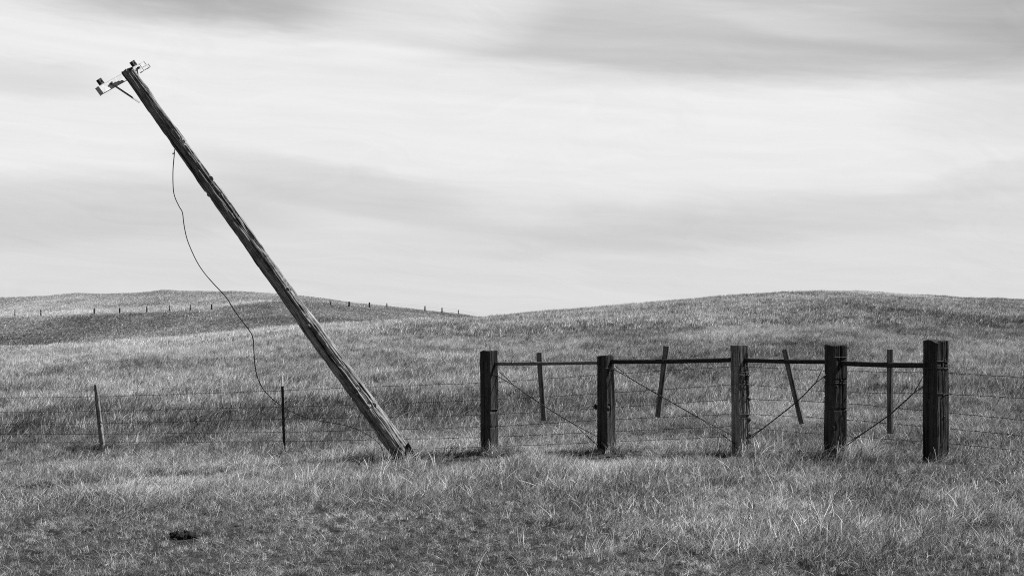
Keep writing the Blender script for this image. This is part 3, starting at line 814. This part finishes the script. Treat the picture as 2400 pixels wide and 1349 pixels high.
# ------------------------------------------------------------------ thin posts on the left
d = 23.0; x = (246-1200)/F*d; g0 = gz(x, d); pb_, pt_ = Vector((x, d, g0-.3)), at(224, 900.5, d)
root = empty('leaning_post', (x, d, g0), 'slim round wooden post leaning to the left, at the left end of the fence', 'fence post')
ax = (pt_-pb_); L = ax.length; ax.normalize()
V, Fc = wood_body(lambda T, S: np.interp(S, [0, .3, .7, 1], [.046, .042, .037, .032])*(1+.05*np.cos(2*T+4*S)+.05*np.cos(3*T-7*S)), L, 48, 120, 77, .006, 3, 1.5, top_tilt=.15, knots=7)
b = link('post_body', V, Fc, M_THIN, root); xq = Vector((1, 0, 0)); xq = (xq-ax*xq.dot(ax)).normalized()
Mx = Matrix((xq, ax.cross(xq), ax)).transposed().to_4x4(); Mx.translation = pb_-Vector((x, d, g0)); b.matrix_local = Mx
for py in (929, 963, 992):
    q = at(226+(py-900)*.135, py, d-.04); mb = MB(); mb.tube([q+Vector((-.03, 0, .006)), q+Vector((0, -.012, .01)), q+Vector((.035, .01, .004))], .0035, 5)
    mb.build('staple', M_WIRE, root, True, (x, d, g0))
d = 20.7; x = (667.5-1200)/F*d; g0 = gz(x, d)
root = empty('steel_post', (x, d, g0), 'thin dark steel fence post with a white painted tip', 'fence post')
top, low, wht = at(661, 880, d), Vector((x, d, g0-.25)), at(661.9, 904.5, d)
def tee(a, b, w, off=0.0):
    ax = (b-a); c = (a+b)/2; h = ax/2; ax = ax.normalized(); s = Vector((1, .15, 0)); s = (s-ax*s.dot(ax)).normalized(); n = ax.cross(s)
    mb = MB(); mb.box(c, s*w, n*.004, h, .001); mb.box(c-n*.0215, s*.0035, n*.017, h-ax*.001, .001); return mb, s, n
mb, s_, n_ = tee(low, wht, .019)
for k in range(22):
    q = wht.lerp(low, .03+k*.04); mb.box(q+n_*.007, s_*.012, n_*.0035, Vector((0, 0, .007)), .001)
mb.build('shaft', M_STEEL, root, False, (x, d, g0))
mb, _, _ = tee(wht, top, .0165); mb.build('painted_tip', M_WHITE, root, False, (x, d, g0))

# ------------------------------------------------------------------ far fence on the hill
FP = 'posts of the far fence on the hill'
def far_post_mesh(seed):
    V, Fc = wood_body(lambda T, S: np.interp(S, [0, 1], [.13, .10])*(1+.1*np.cos(2*T)), 1.25, 20, 24, seed, .01, 2, 1.5)
    me = bpy.data.meshes.new('far_fence_post'); me.from_pydata(V, [], Fc); me.materials.append(M_TIE)
    return me
fpm = far_post_mesh(300); ordw = ['first', 'second', 'third', 'fourth', 'fifth', 'sixth', 'seventh', 'eighth']
hpx = [17, 15, 15, 14, 14, 14.5, 13.5, 13]; thick = [.6, .8, 1, 1, 1, .8, 1, 1]
far0 = bpy.data.objects.new('far_fence_post', fpm)
def far_post(q, height, fat, tilt, lab):
    o = far0 if far0.name not in C.objects else far0.copy()
    C.objects.link(o); o.location = q-Vector((0, 0, .05)); o.scale = (fat, fat, (height+.05)/1.25); o.rotation_euler = (0, tilt, rng.uniform(0, 6) if abs(tilt) < .1 else 0)
    tag(o, lab, 'fence post', FP)
for k, q in enumerate(far_pts):
    far_post(q, hpx[k]*q.y/F, thick[k], rng.uniform(-.03, .03), ordw[k]+' distant post from the left edge along the pale strip of the far hillside')
hs = [14, 13.5, 13.5, 12.5, 12, 12, 11]; fat = [.8, 1.35, 1.3, .9, 1.1, 1.3, .8]
for k, q in enumerate(sky_pts):
    lab = 'distant post tilted to the left, just right of the leaning pole' if k == 0 else ordw[k-1]+' distant upright post against the sky, counted right from the tilted distant post'
    far_post(q, hs[k]*q.y/F, fat[k], -.27 if k == 0 else rng.uniform(-.04, .04), lab)
for k, hz in enumerate((1.05, .72, .40)):
    mb = MB(); P = [q+Vector((0, 0, hz)) for q in sky_pts[1:]]
    P += [P[-1]+(P[-1]-P[-2])*1.2+Vector((0, 0, -.4))]
    mb.tube(smooth_path(P, 6), .011, 4)
    tag(mb.build('far_fence_wire', M_WIRE), ('top', 'middle', 'bottom')[k]+' wire strung between the distant posts against the sky', 'fence wire', 'wires of the far fence')

# ------------------------------------------------------------------ small things lying in the grass
def lump(name, px, py, size, lab, cat, mat, seed, parts=5, flat=.55, group=None):
    c = on_ground(px, py); rg = random.Random(seed); mb = MB(); FEET.append((c.x, c.y+.38, size*4.2))
    import bmesh
    for k in range(parts):
        bm = bmesh.new(); bmesh.ops.create_icosphere(bm, subdivisions=3, radius=1)
        s = size*rg.uniform(.45, 1.0)*(1 if k else 1.1); ox, oy = rg.gauss(0, size*.9)*(k > 0), rg.gauss(0, size*.5)*(k > 0)
        co = np.array([v.co[:] for v in bm.verts]); f = .45+1.5*(fbm(co[:, 0]*2.6+k*9, co[:, 1]*2.6, co[:, 2]*2.6, seed, 4)-.2)
        co = co*f[:, None]*s*np.array([1.1, .9, flat]); co += np.array([c.x+ox, c.y+oy, gz(c.x+ox, c.y+oy)+s*flat*.45])
        bm.verts.index_update(); mb.add(co, [[v.index for v in q.verts] for q in bm.faces]); bm.free()
    return tag(mb.build(name, mat, None, True), lab, cat, group)
lump('dung_heap', 433, 1262, .046, 'largest black crusted clod lying on the short turf in the foreground', 'clod', M_DUNG, 3, 15, 1.15)
lump('clod', 402, 1266, .025, 'tiny black clod just left of the largest clod', 'clod', M_DUNG, 9, 2)
lump('clod', 552, 1233, .022, 'small black clod to the right of and beyond the largest clod', 'clod', M_DUNG, 4, 2)
lump('clod', 90, 1146, .045, 'dark flat clod in the grass near the left edge', 'clod', M_DUNG, 6, 4, .5)
lump('white_stone', 253, 1112, .022, 'small bright white stone in the grass in front of the slim leaning post', 'stone', M_PALE, 8, 3, .7)

# ------------------------------------------------------------------ finally the grass itself
for q, (k, r, h, tn) in zip(post_c, ((34, .26, .21, .68), (26, .24, .19, .55), (44, .34, .21, .64), (46, .34, .25, .78), (30, .3, .20, .5))):
    TUFTS.append((q['c'].x+.12, q['c'].y-.05, k, r, h, tn))
TUFTS += [(pole_b.x-.75, PY-.1, 34, .35, .22, .62), (pole_b.x+.1, PY-.45, 8, .25, .09, .5), (-.95, 18.9, 18, .3, .2, .3), (-3.6, 20.4, 26, .35, .2, .5), (-6.1, 22.9, 26, .25, .24, .75), (-6.95, 22.9, 14, .25, .16, .3),
          (3.95, 16.1, 30, .25, .24, .75), (-1.3, 17.0, 44, .5, .26, .72), (-2.2, 16.6, 24, .3, .2, .7), (2.5, 10.9, 34, .35, .20, .72), (3.6, 11.2, 30, .3, .22, .75)]
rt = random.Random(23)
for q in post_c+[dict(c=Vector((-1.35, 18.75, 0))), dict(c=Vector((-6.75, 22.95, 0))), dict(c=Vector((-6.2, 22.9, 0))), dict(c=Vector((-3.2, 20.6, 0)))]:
    for k in range(3): TUFTS.append((q['c'].x-.16-.22*k*rt.random(), q['c'].y-.12+.2*rt.random(), 9, .16, rt.uniform(.07, .15), -.35))   # old dark growth left of the feet, near-black tone doubling as painted cast shadow
for _ in range(26):                                                  # scattered bleached tussocks of the foreground
    py_ = rt.uniform(1120, 1330); px_ = rt.uniform(1300, 2500) if rt.random() < .75 else rt.uniform(0, 1300)
    if px_ < 1300: py_ = rt.uniform(1095, 1160)
    q = on_ground(px_, py_); r_ = rt.uniform(.10, .32)
    TUFTS.append((q.x, q.y, int(60*r_)+8, r_, rt.uniform(.11, .21), rt.uniform(.35, .95)))
make_grass()
